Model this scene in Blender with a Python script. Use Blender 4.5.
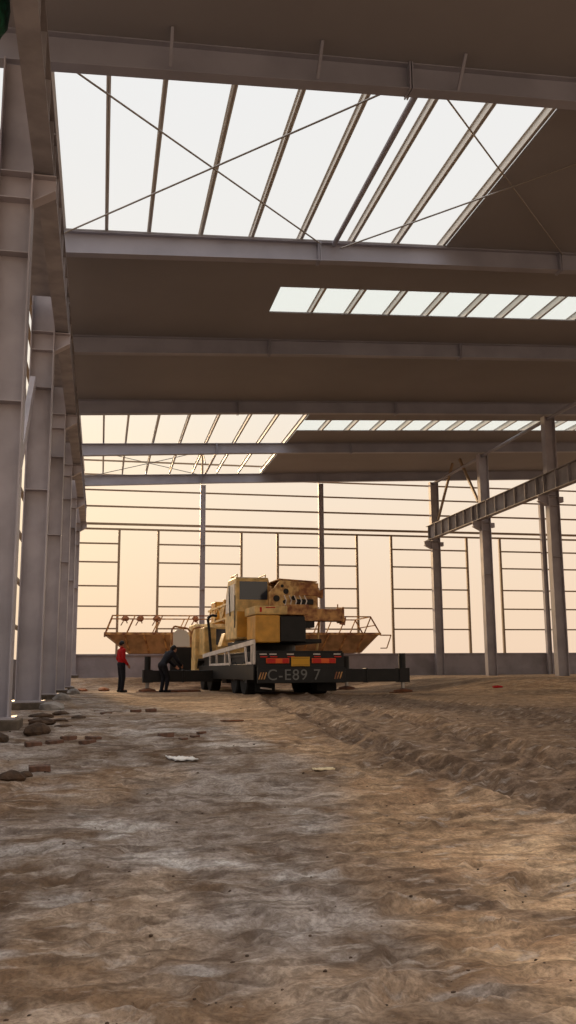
import bpy, bmesh, math, random
import numpy as np
from mathutils import Vector, Matrix
random.seed(7)
rng = np.random.RandomState(11)
C = bpy.context.scene.collection
for o in list(bpy.data.objects):
    bpy.data.objects.remove(o)
R = math.radians
PI = math.pi

# ------------------------------------------------------------------ camera
FPX, PITCH, YAW, ROLL, EYE = 903.0, R(9.98), R(11.64), R(-.396), .665
F = Vector((math.sin(YAW)*math.cos(PITCH), math.cos(YAW)*math.cos(PITCH), math.sin(PITCH)))
Rt = Vector((math.cos(YAW), -math.sin(YAW), 0)); Up = Rt.cross(F)
c_, s_ = math.cos(ROLL), math.sin(ROLL)
R2 = c_*Rt + s_*Up; U2 = -s_*Rt + c_*Up
cam = bpy.data.objects.new('camera', bpy.data.cameras.new('camera'))
C.objects.link(cam)
m = Matrix((R2, U2, -F)).transposed().to_4x4(); m.translation = Vector((0, 0, EYE))
cam.matrix_world = m
cam.data.sensor_fit = 'VERTICAL'; cam.data.sensor_height = 24
cam.data.lens = 24*FPX/1024
cam.data.clip_start = .05; cam.data.clip_end = 2000
bpy.context.scene.camera = cam

# ------------------------------------------------------------------ light
sc = bpy.context.scene
sc.view_settings.view_transform = 'Standard'
sc.view_settings.look = 'None'
sc.view_settings.gamma = 1
sc.view_settings.use_curve_mapping = False
sc.view_settings.exposure = 0.0

def lin(r, g, b):
    def f(v):
        v /= 255
        return v/12.92 if v <= .04045 else ((v+.055)/1.055)**2.4
    return (f(r), f(g), f(b), 1)

SUN_AZ, SUN_EL = R(-5.0), R(11)
SUNDIR = Vector((math.sin(SUN_AZ)*math.cos(SUN_EL), math.cos(SUN_AZ)*math.cos(SUN_EL), math.sin(SUN_EL)))
w = bpy.data.worlds.new('hazy_dawn_sky'); sc.world = w; w.use_nodes = True
nt = w.node_tree; nt.nodes.clear(); N = nt.nodes; L = nt.links
tc = N.new('ShaderNodeTexCoord'); sep = N.new('ShaderNodeSeparateXYZ'); L.new(tc.outputs['Generated'], sep.inputs[0])
rp = N.new('ShaderNodeValToRGB'); L.new(sep.outputs['Z'], rp.inputs[0])
el = rp.color_ramp.elements
el[0].position = 0; el[0].color = lin(244, 214, 186)
el[1].position = 1; el[1].color = (2.4, 2.45, 2.6, 1)  # zenith boosted above the visible sky, added fill for the interior
for p, col in ((.07, (247, 219, 190)), (.17, (249, 228, 204)), (.27, (246, 234, 218)), (.42, (240, 238, 234)), (.66, (240, 240, 240))):
    e = rp.color_ramp.elements.new(p); e.color = lin(*col)
dot = N.new('ShaderNodeVectorMath'); dot.operation = 'DOT_PRODUCT'; L.new(tc.outputs['Generated'], dot.inputs[0]); dot.inputs[1].default_value = SUNDIR
mx = N.new('ShaderNodeMath'); mx.operation = 'MAXIMUM'; L.new(dot.outputs['Value'], mx.inputs[0]); mx.inputs[1].default_value = 0
pw = N.new('ShaderNodeMath'); pw.operation = 'POWER'; L.new(mx.outputs[0], pw.inputs[0]); pw.inputs[1].default_value = 60
gl = N.new('ShaderNodeMix'); gl.data_type = 'RGBA'; gl.blend_type = 'ADD'; gl.clamp_result = False
L.new(pw.outputs[0], gl.inputs['Factor']); L.new(rp.outputs['Color'], gl.inputs['A']); gl.inputs['B'].default_value = (.16, .10, -.10, 1)
bg = N.new('ShaderNodeBackground'); L.new(gl.outputs['Result'], bg.inputs['Color']); bg.inputs['Strength'].default_value = 1.0
wo = N.new('ShaderNodeOutputWorld'); L.new(bg.outputs[0], wo.inputs[0])

sun = bpy.data.objects.new('sun', bpy.data.lights.new('sun', 'SUN')); C.objects.link(sun)
sun.data.energy = 3.0; sun.data.angle = R(4); sun.data.color = (1, .66, .36)
sun.rotation_euler = (-SUNDIR).to_track_quat('-Z', 'Y').to_euler()
sun.location = (-8, 60, 20)

# ------------------------------------------------------------------ materials
def mat(name, col, rough=.6, metal=0, var=.0, scale=3, bump=0, bscale=20, col2=None, spec=.3):
    M = bpy.data.materials.new(name); M.use_nodes = True
    nt = M.node_tree; b = nt.nodes['Principled BSDF']
    b.inputs['Base Color'].default_value = lin(*col); b.inputs['Roughness'].default_value = rough
    b.inputs['Metallic'].default_value = metal; b.inputs['Specular IOR Level'].default_value = spec
    tc = nt.nodes.new('ShaderNodeTexCoord')
    if var or col2:
        nz = nt.nodes.new('ShaderNodeTexNoise'); nz.inputs['Scale'].default_value = scale; nz.inputs['Detail'].default_value = 6
        nt.links.new(tc.outputs['Object'], nz.inputs['Vector'])
        r = nt.nodes.new('ShaderNodeValToRGB'); nt.links.new(nz.outputs['Fac'], r.inputs[0])
        a = col2 if col2 else tuple(max(0, c*(1-var)) for c in col)
        r.color_ramp.elements[0].position = .38; r.color_ramp.elements[0].color = lin(*a)
        r.color_ramp.elements[1].position = .62; r.color_ramp.elements[1].color = lin(*col)
        nt.links.new(r.outputs[0], b.inputs['Base Color'])
    if bump:
        n2 = nt.nodes.new('ShaderNodeTexNoise'); n2.inputs['Scale'].default_value = bscale; n2.inputs['Detail'].default_value = 5
        nt.links.new(tc.outputs['Object'], n2.inputs['Vector'])
        bp = nt.nodes.new('ShaderNodeBump'); bp.inputs['Strength'].default_value = bump; bp.inputs['Distance'].default_value = .02
        nt.links.new(n2.outputs['Fac'], bp.inputs['Height']); nt.links.new(bp.outputs[0], b.inputs['Normal'])
    return M

M = {}
M['column'] = mat('primed_column_steel', (172, 164, 168), .5, var=.12, scale=1.2)
M['rafter'] = mat('primed_rafter_steel', (152, 150, 160), .5, var=.08, scale=1)
M['girder'] = mat('primed_girder_steel', (158, 152, 154), .55, var=.15, scale=2)
M['purlin'] = mat('galvanised_purlin', (204, 200, 194), .45, .3)
M['girt'] = mat('galvanised_girt', (150, 128, 104), .5, .2)
M['rod'] = mat('tie_rod_steel', (140, 132, 124), .4, .5)
M['concrete'] = mat('concrete', (150, 142, 134), .9, var=.2, scale=4, bump=.3)
M['dirtyconcrete'] = mat('earth_stained_concrete', (112, 98, 84), .95, var=.25, scale=5, bump=.4)
M['blockwall'] = mat('rendered_block_wall', (152, 144, 148), .9, var=.12, scale=1.5, bump=.3, bscale=12)
M['ochre'] = mat('ochre_crane_paint', (222, 160, 66), .45, var=.15, scale=2.5)
M['cream'] = mat('faded_yellow_paint', (230, 190, 122), .5, var=.2, scale=4)
M['rustpaint'] = mat('rusty_worn_paint', (204, 154, 96), .7, col2=(132, 82, 56), scale=5, bump=.2)
M['black'] = mat('black_chassis_paint', (30, 27, 26), .5, var=.3, scale=3)
M['rubber'] = mat('tyre_rubber', (26, 25, 25), .85, bump=.4, bscale=40)
M['rim'] = mat('wheel_rim_paint', (150, 142, 132), .4, .3, var=.3)
M['wornyellow'] = mat('worn_yellow_paint', (214, 176, 116), .6, col2=(150, 104, 66), scale=6, bump=.1)
M['white'] = mat('white_rail_paint', (222, 208, 196), .5, var=.1)
M['glass'] = mat('dark_window_glass', (44, 54, 66), .12, spec=.6)
M['paleglass'] = mat('hazy_window_film', (214, 204, 190), .4)
M['red'] = mat('red_reflector', (190, 30, 16), .4)
M['orange'] = mat('orange_lamp', (226, 92, 30), .35)
M['plate'] = mat('yellow_number_plate', (206, 150, 40), .5)
M['grey'] = mat('grey_lettering', (112, 110, 106), .6)
M['brown'] = mat('brown_deck_steel', (190, 146, 104), .7, var=.25, scale=2)
M['rust'] = mat('rusted_plate_steel', (120, 74, 48), .85, var=.35, scale=6, bump=.4)
M['hydr'] = mat('hydraulic_steel', (170, 165, 160), .3, .6)
M['skin'] = mat('skin', (170, 118, 90), .6)
M['redcloth'] = mat('red_cloth', (176, 22, 22), .9, var=.15, scale=10)
M['navy'] = mat('dark_trouser_cloth', (30, 29, 36), .9, var=.2, scale=9)
M['hair'] = mat('black_hair', (18, 15, 14), .6)
M['brick'] = mat('fired_brick', (112, 80, 64), .9, col2=(80, 60, 48), scale=14, bump=.5, bscale=40)
M['clod'] = mat('dark_clod', (84, 64, 48), .95, bump=.8, bscale=25, var=.3, scale=9)
M['film'] = mat('white_plastic_sheet', (206, 202, 198), .4)
M['board'] = mat('pale_board', (222, 200, 160), .8, var=.1)
M['green'] = mat('green_netting', (26, 92, 66), .8, var=.4, scale=14, bump=.6, bscale=30)
M['tanbag'] = mat('faded_rag_cloth', (176, 118, 84), .9, var=.3, scale=8)
M['liner'] = mat('roof_liner_sheet', (142, 138, 140), .75, var=.05, scale=.3)

def skylight_mat():
    X = bpy.data.materials.new('milky_skylight_sheet'); X.use_nodes = True
    nt = X.node_tree; nt.nodes.clear()
    a = nt.nodes.new('ShaderNodeBsdfTransparent'); a.inputs[0].default_value = lin(238, 240, 238)
    t = nt.nodes.new('ShaderNodeBsdfTranslucent'); t.inputs[0].default_value = lin(228, 232, 230)
    mix = nt.nodes.new('ShaderNodeMixShader'); mix.inputs[0].default_value = .35
    out = nt.nodes.new('ShaderNodeOutputMaterial')
    nt.links.new(a.outputs[0], mix.inputs[1]); nt.links.new(t.outputs[0], mix.inputs[2]); nt.links.new(mix.outputs[0], out.inputs[0])
    return X
M['skylight'] = skylight_mat()

def ground_mat():
    X = bpy.data.materials.new('trampled_site_soil'); X.use_nodes = True
    nt = X.node_tree; N = nt.nodes; L = nt.links; b = N['Principled BSDF']
    b.inputs['Roughness'].default_value = .95; b.inputs['Specular IOR Level'].default_value = .12
    tc = N.new('ShaderNodeTexCoord')
    at = N.new('ShaderNodeAttribute'); at.attribute_name = 'soil'      # r: sand with painted sunlit side, g: mud, b: scuffed streak
    sp = N.new('ShaderNodeSeparateColor'); L.new(at.outputs['Color'], sp.inputs[0])
    def noise(scale, det=6, vec=None, dist=0):
        n = N.new('ShaderNodeTexNoise'); n.inputs['Scale'].default_value = scale; n.inputs['Detail'].default_value = det
        n.inputs['Distortion'].default_value = dist; n.inputs['Roughness'].default_value = .62
        L.new(vec or tc.outputs['Object'], n.inputs['Vector']); return n.outputs['Fac']
    def ramp(f, p0, p1, c0=(0, 0, 0, 1), c1=(1, 1, 1, 1)):
        r = N.new('ShaderNodeValToRGB'); r.color_ramp.elements[0].position = p0; r.color_ramp.elements[1].position = p1
        r.color_ramp.elements[0].color = c0; r.color_ramp.elements[1].color = c1; L.new(f, r.inputs[0]); return r.outputs[0]
    def mix(f, a, c, bt='MIX'):
        m = N.new('ShaderNodeMix'); m.data_type = 'RGBA'; m.blend_type = bt
        if isinstance(f, float): m.inputs['Factor'].default_value = f
        else: L.new(f, m.inputs['Factor'])
        for s, v in (('A', a), ('B', c)):
            if isinstance(v, tuple): m.inputs[s].default_value = v
            else: L.new(v, m.inputs[s])
        return m.outputs['Result']
    n1 = noise(1.3, 7, dist=.6); n2 = noise(7, 6); n3 = noise(45, 4)
    grey = mix(ramp(n1, .40, .60), lin(*SHADED_GREY0), lin(*SHADED_GREY1))
    sand = mix(ramp(n1, .36, .64), lin(*SUNNY_SAND0), lin(*SUNNY_SAND1))
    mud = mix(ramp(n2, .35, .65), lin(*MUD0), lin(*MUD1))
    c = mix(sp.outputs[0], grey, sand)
    c = mix(sp.outputs[1], c, mud)
    c = mix(sp.outputs[2], c, lin(*STREAK))
    c = mix(ramp(noise(.55, 5), .44, .58), mix(.32, c, lin(96, 72, 50)), c)
    c = mix(ramp(n2, .42, .56), mix(.4, c, lin(92, 68, 48)), c)
    c = mix(ramp(noise(22, 5), .40, .58), mix(.3, c, lin(78, 60, 46)), c)
    mp = N.new('ShaderNodeMapping'); mp.inputs['Scale'].default_value = (1, 2.6, 1); mp.inputs['Rotation'].default_value = (0, 0, .25); L.new(tc.outputs['Object'], mp.inputs['Vector'])
    c = mix(ramp(noise(2.6, 8, mp.outputs[0], .4), .50, .62), c, mix(.55, c, lin(70, 52, 38)))
    c = mix(ramp(noise(4.1, 8, mp.outputs[0], .2), .56, .66), c, mix(.4, c, lin(206, 190, 174)))
    c = mix(ramp(n3, .38, .55), mix(.35, c, lin(74, 58, 46)), c)
    L.new(c, b.inputs['Base Color'])
    ad = N.new('ShaderNodeMath'); ad.operation = 'ADD'; L.new(noise(16, 4), ad.inputs[0])
    ml = N.new('ShaderNodeMath'); ml.operation = 'MULTIPLY'; L.new(n3, ml.inputs[0]); ml.inputs[1].default_value = .4; L.new(ml.outputs[0], ad.inputs[1])
    bp = N.new('ShaderNodeBump'); bp.inputs['Strength'].default_value = .9; bp.inputs['Distance'].default_value = .035
    L.new(ad.outputs[0], bp.inputs['Height']); L.new(bp.outputs[0], b.inputs['Normal'])
    return X
SHADED_GREY0, SHADED_GREY1 = (124, 102, 82), (186, 172, 160)  # clay and sand tones also carry painted shade and sunlight
SUNNY_SAND0, SUNNY_SAND1 = (174, 136, 102), (228, 190, 148)
MUD0, MUD1 = (108, 88, 72), (152, 126, 104)
STREAK = (216, 206, 196)
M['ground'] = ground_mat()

# ------------------------------------------------------------------ helpers
class MB:
    def __init__(s): s.bm = bmesh.new()
    def box(s, x0, x1, y0, y1, z0, z1):
        v = [s.bm.verts.new((x, y, z)) for z in (z0, z1) for y in (y0, y1) for x in (x0, x1)]
        for f in ((0, 2, 3, 1), (4, 5, 7, 6), (0, 1, 5, 4), (2, 6, 7, 3), (0, 4, 6, 2), (1, 3, 7, 5)):
            s.bm.faces.new([v[i] for i in f])
        return s
    def _frame(s, p, q, up=(0, 0, 1)):
        d = (q-p).normalized(); u = Vector(up)
        if abs(d.dot(u)) > .98: u = Vector((0, 1, 0)) if abs(d.y) < .9 else Vector((1, 0, 0))
        a = d.cross(u).normalized(); b = a.cross(d).normalized()
        return a, b
    def bar(s, p, q, w, h, up=(0, 0, 1)):
        p, q = Vector(p), Vector(q); a, b = s._frame(p, q, up)
        v = [s.bm.verts.new(e+a*(i*w/2)+b*(j*h/2)) for e in (p, q) for i, j in ((-1, -1), (1, -1), (1, 1), (-1, 1))]
        for i in range(4): s.bm.faces.new((v[i], v[(i+1) % 4], v[4+(i+1) % 4], v[4+i]))
        s.bm.faces.new(v[3::-1]); s.bm.faces.new(v[4:])
        return s
    def tube(s, p, q, r, r2=None, n=12):
        p, q = Vector(p), Vector(q); a, b = s._frame(p, q); r2 = r if r2 is None else r2
        rings = []
        for e, rr in ((p, r), (q, r2)):
            rings.append([s.bm.verts.new(e+(a*math.cos(t)+b*math.sin(t))*rr) for t in [2*PI*k/n for k in range(n)]])
        for i in range(n): s.bm.faces.new((rings[0][i], rings[0][(i+1) % n], rings[1][(i+1) % n], rings[1][i]))
        s.bm.faces.new(rings[0][::-1]); s.bm.faces.new(rings[1])
        return s
    def path(s, pts, r, n=8):
        for a, b in zip(pts, pts[1:]): s.tube(a, b, r, n=n)
        return s
    def lathe(s, prof, c, axis='x', n=28):
        rings = []
        for (h, r) in prof:
            ring = []
            for k in range(n):
                t = 2*PI*k/n; u, v = r*math.cos(t), r*math.sin(t)
                P = {'x': (h, u, v), 'y': (u, h, v), 'z': (u, v, h)}[axis]
                ring.append(s.bm.verts.new(Vector(P)+Vector(c)))
            rings.append(ring)
        for A, B in zip(rings, rings[1:]):
            for i in range(n): s.bm.faces.new((A[i], A[(i+1) % n], B[(i+1) % n], B[i]))
        s.bm.faces.new(rings[0]); s.bm.faces.new(rings[-1])
        return s
    def prism(s, pts, a0, a1, axis='y'):
        def P(u, v, a): return {'x': (a, u, v), 'y': (u, a, v), 'z': (u, v, a)}[axis]
        A = [s.bm.verts.new(P(u, v, a0)) for u, v in pts]; B = [s.bm.verts.new(P(u, v, a1)) for u, v in pts]
        n = len(pts)
        for i in range(n): s.bm.faces.new((A[i], A[(i+1) % n], B[(i+1) % n], B[i]))
        s.bm.faces.new(A); s.bm.faces.new(B)
        return s
    def blob(s, c, r, sub=2, amp=.2, sq=(1, 1, 1)):
        g = bmesh.ops.create_icosphere(s.bm, subdivisions=sub, radius=1)
        for v in g['verts']:
            k = 1+random.uniform(-amp, amp)
            v.co = Vector((v.co.x*sq[0], v.co.y*sq[1], v.co.z*sq[2]))*r*k+Vector(c)
        return s
    def build(s, name, m, parent=None, bevel=0, smooth=False):
        bmesh.ops.recalc_face_normals(s.bm, faces=s.bm.faces)
        me = bpy.data.meshes.new(name); s.bm.to_mesh(me); s.bm.free()
        me.materials.append(m if not isinstance(m, str) else M[m])
        o = bpy.data.objects.new(name, me); C.objects.link(o)
        if parent: o.parent = parent
        if smooth:
            for p in me.polygons: p.use_smooth = True
        if bevel:
            b = o.modifiers.new('bevel', 'BEVEL'); b.width = bevel; b.segments = 2; b.limit_method = 'ANGLE'
        return o

def tag(o, label=None, cat=None, group=None, kind=None):
    if label: o['label'] = label
    if cat: o['category'] = cat
    if group: o['group'] = group
    if kind: o['kind'] = kind
    return o
def empty(name, loc=(0, 0, 0), rz=0):
    o = bpy.data.objects.new(name, None); C.objects.link(o); o.location = loc; o.rotation_euler = (0, 0, rz)
    o.empty_display_size = .2
    return o
def text(body, size, loc, rot, m, parent, name):
    cu = bpy.data.curves.new(name, 'FONT'); cu.body = body; cu.size = size; cu.extrude = .004; cu.align_x = 'CENTER'; cu.align_y = 'CENTER'
    cu.space_character = 1.12
    t = bpy.data.objects.new(name+'_tmp', cu); C.objects.link(t)
    bpy.context.view_layer.update()
    me = bpy.data.meshes.new_from_object(t.evaluated_get(bpy.context.evaluated_depsgraph_get()))
    bpy.data.objects.remove(t)
    me.materials.clear(); me.materials.append(M[m])
    o = bpy.data.objects.new(name, me); C.objects.link(o); o.parent = parent; o.location = loc; o.rotation_euler = rot
    return o

def sm(t): t = np.clip(t, 0, 1); return t*t*(3-2*t)
def gbase(x, y):
    return -.6*sm((13-y)/9)+.42*np.maximum(sm((y-36)/5), sm((x-8.5)/5)*sm((y-20)/6))

# ------------------------------------------------------------------ ground
_tabs = {}
def vnoise(x, y, seed=0):
    if seed not in _tabs: _tabs[seed] = np.random.RandomState(seed).rand(256, 256)
    T = _tabs[seed]
    xi = np.floor(x).astype(int); yi = np.floor(y).astype(int); fx = x-xi; fy = y-yi
    fx = fx*fx*(3-2*fx); fy = fy*fy*(3-2*fy)
    a = T[xi & 255, yi & 255]; b = T[(xi+1) & 255, yi & 255]; c = T[xi & 255, (yi+1) & 255]; d = T[(xi+1) & 255, (yi+1) & 255]
    return (a*(1-fx)+b*fx)*(1-fy)+(c*(1-fx)+d*fx)*fy-.5
def fbm(x, y, s, o=4):
    r = 0; a = 1
    for k in range(o):
        r = r+a*vnoise(x*2**k+k*17.3, y*2**k+k*9.1, s+k); a *= .5
    return r
def seg_dist(x, y, pts):
    best = np.full(x.shape, 1e9); along = np.zeros(x.shape); acc = 0; side = np.zeros(x.shape)
    for (ax, ay), (bx, by) in zip(pts, pts[1:]):
        dx, dy = bx-ax, by-ay; l = math.hypot(dx, dy)
        t = np.clip(((x-ax)*dx+(y-ay)*dy)/(l*l), 0, 1)
        d = np.hypot(x-ax-t*dx, y-ay-t*dy)
        sd = ((x-ax)*dy-(y-ay)*dx)/l
        mk = d < best; best = np.where(mk, d, best); along = np.where(mk, acc+t*l, along); side = np.where(mk, sd, side); acc += l
    return best, along, side
TRACK = [(5.0, 24), (4.1, 18.5), (3.8, 16), (3.55, 13), (3.5, 10.6), (3.75, 9), (4.15, 7.5), (4.8, 5.8), (5.8, 4), (7, 2)]
TRACK2 = [(6.6, 24), (6.4, 19), (6.3, 15), (6.8, 12), (7.8, 9.5), (9.6, 7), (12, 4)]
GOUGES = []
for _ in range(600):
    yy = 2.2+20*random.random()**1.7
    GOUGES.append((random.uniform(-.9, 6.5)*max(.35, min(1.2, yy/9))-.2, yy, random.uniform(.05, .15), random.uniform(-.6, .6), random.uniform(.012, .035)))
GOUGES += [(1.64, 4.95, .16, .1, .05), (1.2, 3.72, .2, .3, .05), (.1, 3.9, .16, -.1, .04), (1.25, 5.0, .12, 0, .035), (2.6, 5.2, .3, .2, .05), (2.9, 4.6, .28, .1, .05)]
def height(x, y):
    h = gbase(x, y)
    near = np.clip(1.25-y/40, .35, 1)
    h = h+near*(.045*fbm(x*.55, y*.45, 1, 4)+.03*fbm(x*2.1+y*.25, y*1.6, 9, 4)+.02*fbm(x*6, y*9, 20, 3))
    cr = 1-np.abs(fbm(x*1.1+3, y*2.4, 60, 4))*5
    h = h-.02*near*np.clip(cr, 0, 1)**2
    cr = 1-np.abs(fbm(x*2.6+7, y*5.2, 64, 3))*5
    h = h+.006*near*np.clip(cr, 0, 1)**2*(y < 16)
    # ruts
    d, al, sd = seg_dist(x, y, TRACK)
    band = np.exp(-(d/1.3)**4)
    for off in (-.75, .55):
        e = np.abs(sd-off)
        tread = ((np.sin((al+np.abs(e)*.8)*2*PI/.26) > .1)*.035)*(e < .2)
        h = h+np.where(d < 1.6, -.08*np.exp(-(e/.2)**4)+.06*np.exp(-((e-.32)/.1)**2)*(.6+fbm(x*5, y*5, 30, 3))+tread, 0)
    h = h+band*.03*fbm(x*3.2, y*3.2, 40, 4)
    d2, al2, sd2 = seg_dist(x, y, TRACK2)
    for off in (-.8, .8):
        e = np.abs(sd2-off); h = h+np.where(d2 < 1.5, -.04*np.exp(-(e/.22)**4)+.035*np.exp(-((e-.33)/.1)**2), 0)
    h = h+np.exp(-(d2/1.6)**4)*.03*fbm(x*2.6, y*2.6, 50, 4)
    for gx, gy, r, a, dep in GOUGES:
        mk = (np.abs(x-gx) < r*3) & (np.abs(y-gy) < r*4)
        if not mk.any(): continue
        u = (x[mk]-gx)*math.cos(a)+(y[mk]-gy)*math.sin(a); v = -(x[mk]-gx)*math.sin(a)+(y[mk]-gy)*math.cos(a)
        v2 = v+.5*u*u/r
        h[mk] += -dep*np.exp(-(u/r)**2-(v2/(r*.38))**2)+dep*.8*np.exp(-(u/(r*1.1))**2-((v2-r*.55)/(r*.3))**2)
    return h
def gz(x, y):
    return float(height(np.array([float(x)]), np.array([float(y)]))[0])

def make_ground():
    ys = [-8.0]
    while ys[-1] < 1.4: ys.append(ys[-1]+.35)
    while ys[-1] < 60: ys.append(ys[-1]+max(.016, .0085*ys[-1]))
    while ys[-1] < 600: ys.append(ys[-1]*1.12)
    xs = [0.9]
    while xs[-1] < 60: xs.append(xs[-1]+max(.022, .0125*(xs[-1]-.9)+.012 if xs[-1] < 9 else .1*(xs[-1]-7)))
    neg = [0.9]
    while neg[-1] > -60: neg.append(neg[-1]-max(.022, .0125*(.9-neg[-1])+.012 if neg[-1] > -4 else .1*(-neg[-1]-2)))
    xs = np.array(neg[:0:-1]+xs); ys = np.array(ys)
    Xg, Yg = np.meshgrid(xs, ys); x = Xg.ravel(); y = Yg.ravel()
    z = height(x, y)
    far = np.clip((np.maximum(np.abs(x)-30, y-50))/20, 0, 1); z = z*(1-far)+far*.3
    nx, ny = len(xs), len(ys)
    me = bpy.data.meshes.new('ground')
    co = np.stack([x, y, z], 1).astype(np.float32)
    i = np.arange((nx-1)*(ny-1)); r = i//(nx-1); c = i % (nx-1); a = r*nx+c
    faces = np.stack([a, a+1, a+nx+1, a+nx], 1).astype(np.int32)
    me.vertices.add(len(co)); me.vertices.foreach_set('co', co.ravel())
    me.loops.add(faces.size); me.loops.foreach_set('vertex_index', faces.ravel())
    me.polygons.add(len(faces)); me.polygons.foreach_set('loop_start', np.arange(0, faces.size, 4, dtype=np.int32))
    me.polygons.foreach_set('use_smooth', np.ones(len(faces), bool))
    me.update(calc_edges=True)
    # soil kinds with light painted in: shaded grey clay on the left and in the near ground, sunlit tan sand to the right, churned mud along the wheel ruts
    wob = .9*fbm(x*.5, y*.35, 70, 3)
    sand = sm((x-(1.5+.7*wob)+.2*np.clip(y-14, 0, 8))/.6)  # edge between shaded and sunlit ground, painted as a soil change
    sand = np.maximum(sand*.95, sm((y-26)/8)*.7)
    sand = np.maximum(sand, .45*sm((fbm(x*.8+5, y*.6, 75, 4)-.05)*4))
    d, al, sd = seg_dist(x, y, TRACK); d2, _, _ = seg_dist(x, y, TRACK2)
    mud = np.maximum(sm(1.25-(d+.7*fbm(x*1.2, y*1.2, 80, 3))/1.4), .9*sm(1.3-(d2+.9*fbm(x*.9, y*.9, 84, 3))/1.9))
    mud = np.maximum(mud, .8*sm((fbm(x*.5+9, y*.5, 88, 4)-.12)*4)*sm((y-10)/6))
    mud = np.maximum(mud, sm((sd*-1+.1)/.7+.8*fbm(x*.9, y*.9, 86, 4))*sm((27-y)/5)*sm((13-x)/5)*.85)
    dn, _, _ = seg_dist(x, y, [(1.6, 6.2), (1.85, 5.3), (2.2, 4.7), (2.7, 4.1)])
    mud = np.maximum(mud, .9*np.exp(-((dn+.15*fbm(x*3, y*3, 99, 3))/.16)**2))
    streak = sm((fbm(x*1.3+y*.4, y*2.6, 90, 5)-.16)*5)*(1-sand)*(1-mud)
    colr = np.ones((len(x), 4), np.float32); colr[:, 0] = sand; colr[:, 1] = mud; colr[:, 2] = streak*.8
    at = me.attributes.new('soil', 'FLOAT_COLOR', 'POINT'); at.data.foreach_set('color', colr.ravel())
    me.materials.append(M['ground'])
    o = bpy.data.objects.new('floor', me); C.objects.link(o); tag(o, kind='structure')
make_ground()

# ------------------------------------------------------------------ building shell
SL = .047
def rz(x): return 9.2+SL*x          # underside of rafters
ORD = ['first', 'second', 'third', 'fourth', 'fifth', 'sixth', 'seventh', 'eighth', 'ninth', 'tenth']
ORD2 = ORD+['eleventh', 'twelfth', 'thirteenth', 'fourteenth', 'fifteenth']
BX = [-1.45, 4.54, 10.28, 16.08, 21.88, 27.6, 33.4]
XR = 34.0
PX = [-1.0, -.13, .75, 1.85, 2.95, 4.03, 5.2, 6.23, 7.32]+[7.32+1.1*k for k in range(1, 16)]
LY = 9.702                            # liner sheet height at x = 0

def slab(name, x0, x1, y0, y1, z=LY, t=.03, m='liner'):
    q = MB()
    v = [(x0, z+SL*x0), (x1, z+SL*x1), (x1, z+SL*x1+t), (x0, z+SL*x0+t)]
    q.prism(v, y0, y1, 'y'); return tag(q.build(name, m), kind='structure')
B0 = .12
slab('ceiling', -1.9, XR, 6, 12+B0)
slab('ceiling', 7.36, XR, 12+B0, 18-B0)
slab('ceiling', -1.9, XR, 18-B0, 20.35); slab('ceiling', -1.9, 4.05, 20.35, 21.95); slab('ceiling', -1.9, XR, 21.95, 30+B0)
slab('ceiling', 7.36, XR, 30+B0, 32.4); slab('ceiling', 7.36, XR, 33.95, 42.1)
for (x0, x1, y0, y1, lab) in ((4.05, XR, 20.2, 22.7, 'milky rooflight strip crossing the dark roof above the middle of the hall'),
                              (7.36, XR, 32.2, 35.0, 'thin milky rooflight strip far back, right of the open roof bay')):
    s = slab('rooflight_strip', x0, x1, y0, y1, LY+.26, .012, 'skylight'); del s['kind']
    tag(s, lab, 'rooflight')
# block wall at the far end and along the left
tag(MB().box(-2.3, XR, 42.15, 42.4, -.2, 1.45).box(-2.35, XR, 42.1, 42.45, 1.4, 1.47).build('wall_back', 'blockwall'), kind='structure')
tag(MB().box(-2.4, -2.15, -12, 42.14, -.9, 1.0).build('wall_left', 'blockwall'), kind='structure')

# ------------------------------------------------------------------ rafters
def rafter(Y, lab):
    r = empty('roof_rafter', (-1.45, Y, rz(-1.45)))
    tag(r, lab, 'roof beam', 'rafters across the hall')
    def P(x): return x+1.45
    X0, X1 = -1.75, XR
    def sl(x): return SL*(x+1.45)
    # tapered I section: deeper by the left eave
    hx = 5.4; dp = .09
    web = MB().prism([(P(X0), sl(X0)+.02), (P(hx), sl(hx)+dp), (P(X1), sl(X1)+dp), (P(X1), sl(X1)+.5), (P(X0), sl(X0)+.5)], -.006, .006, 'y')
    web.build('web', 'rafter', r)
    MB().prism([(P(X0), sl(X0)), (P(hx), sl(hx)+dp-.02), (P(X1), sl(X1)+dp-.02), (P(X1), sl(X1)+dp), (P(hx), sl(hx)+dp), (P(X0), sl(X0)+.02)], -.11, .11, 'y').build('bottom_flange', 'rafter', r)
    MB().prism([(P(X0), sl(X0)+.48), (P(X1), sl(X1)+.48), (P(X1), sl(X1)+.5), (P(X0), sl(X0)+.5)], -.11, .11, 'y').build('top_flange', 'rafter', r)
    for x in (4.54, 10.28): 
        pl = MB().box(P(x)-.14, P(x)-.12, -.15, .15, sl(x)+.03, sl(x)+.49).box(P(x)-.10, P(x)-.08, -.15, .15, sl(x)+.03, sl(x)+.49); pl.build('splice_plate', 'rafter', r)
    for x in (PX[2:9:2] if Y == 12 else []):
        MB().bar((P(x), -.1, sl(x)+.1), (P(x), -.45, sl(x)+.48), .045, .045).build('fly_brace', 'rafter', r)
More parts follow.
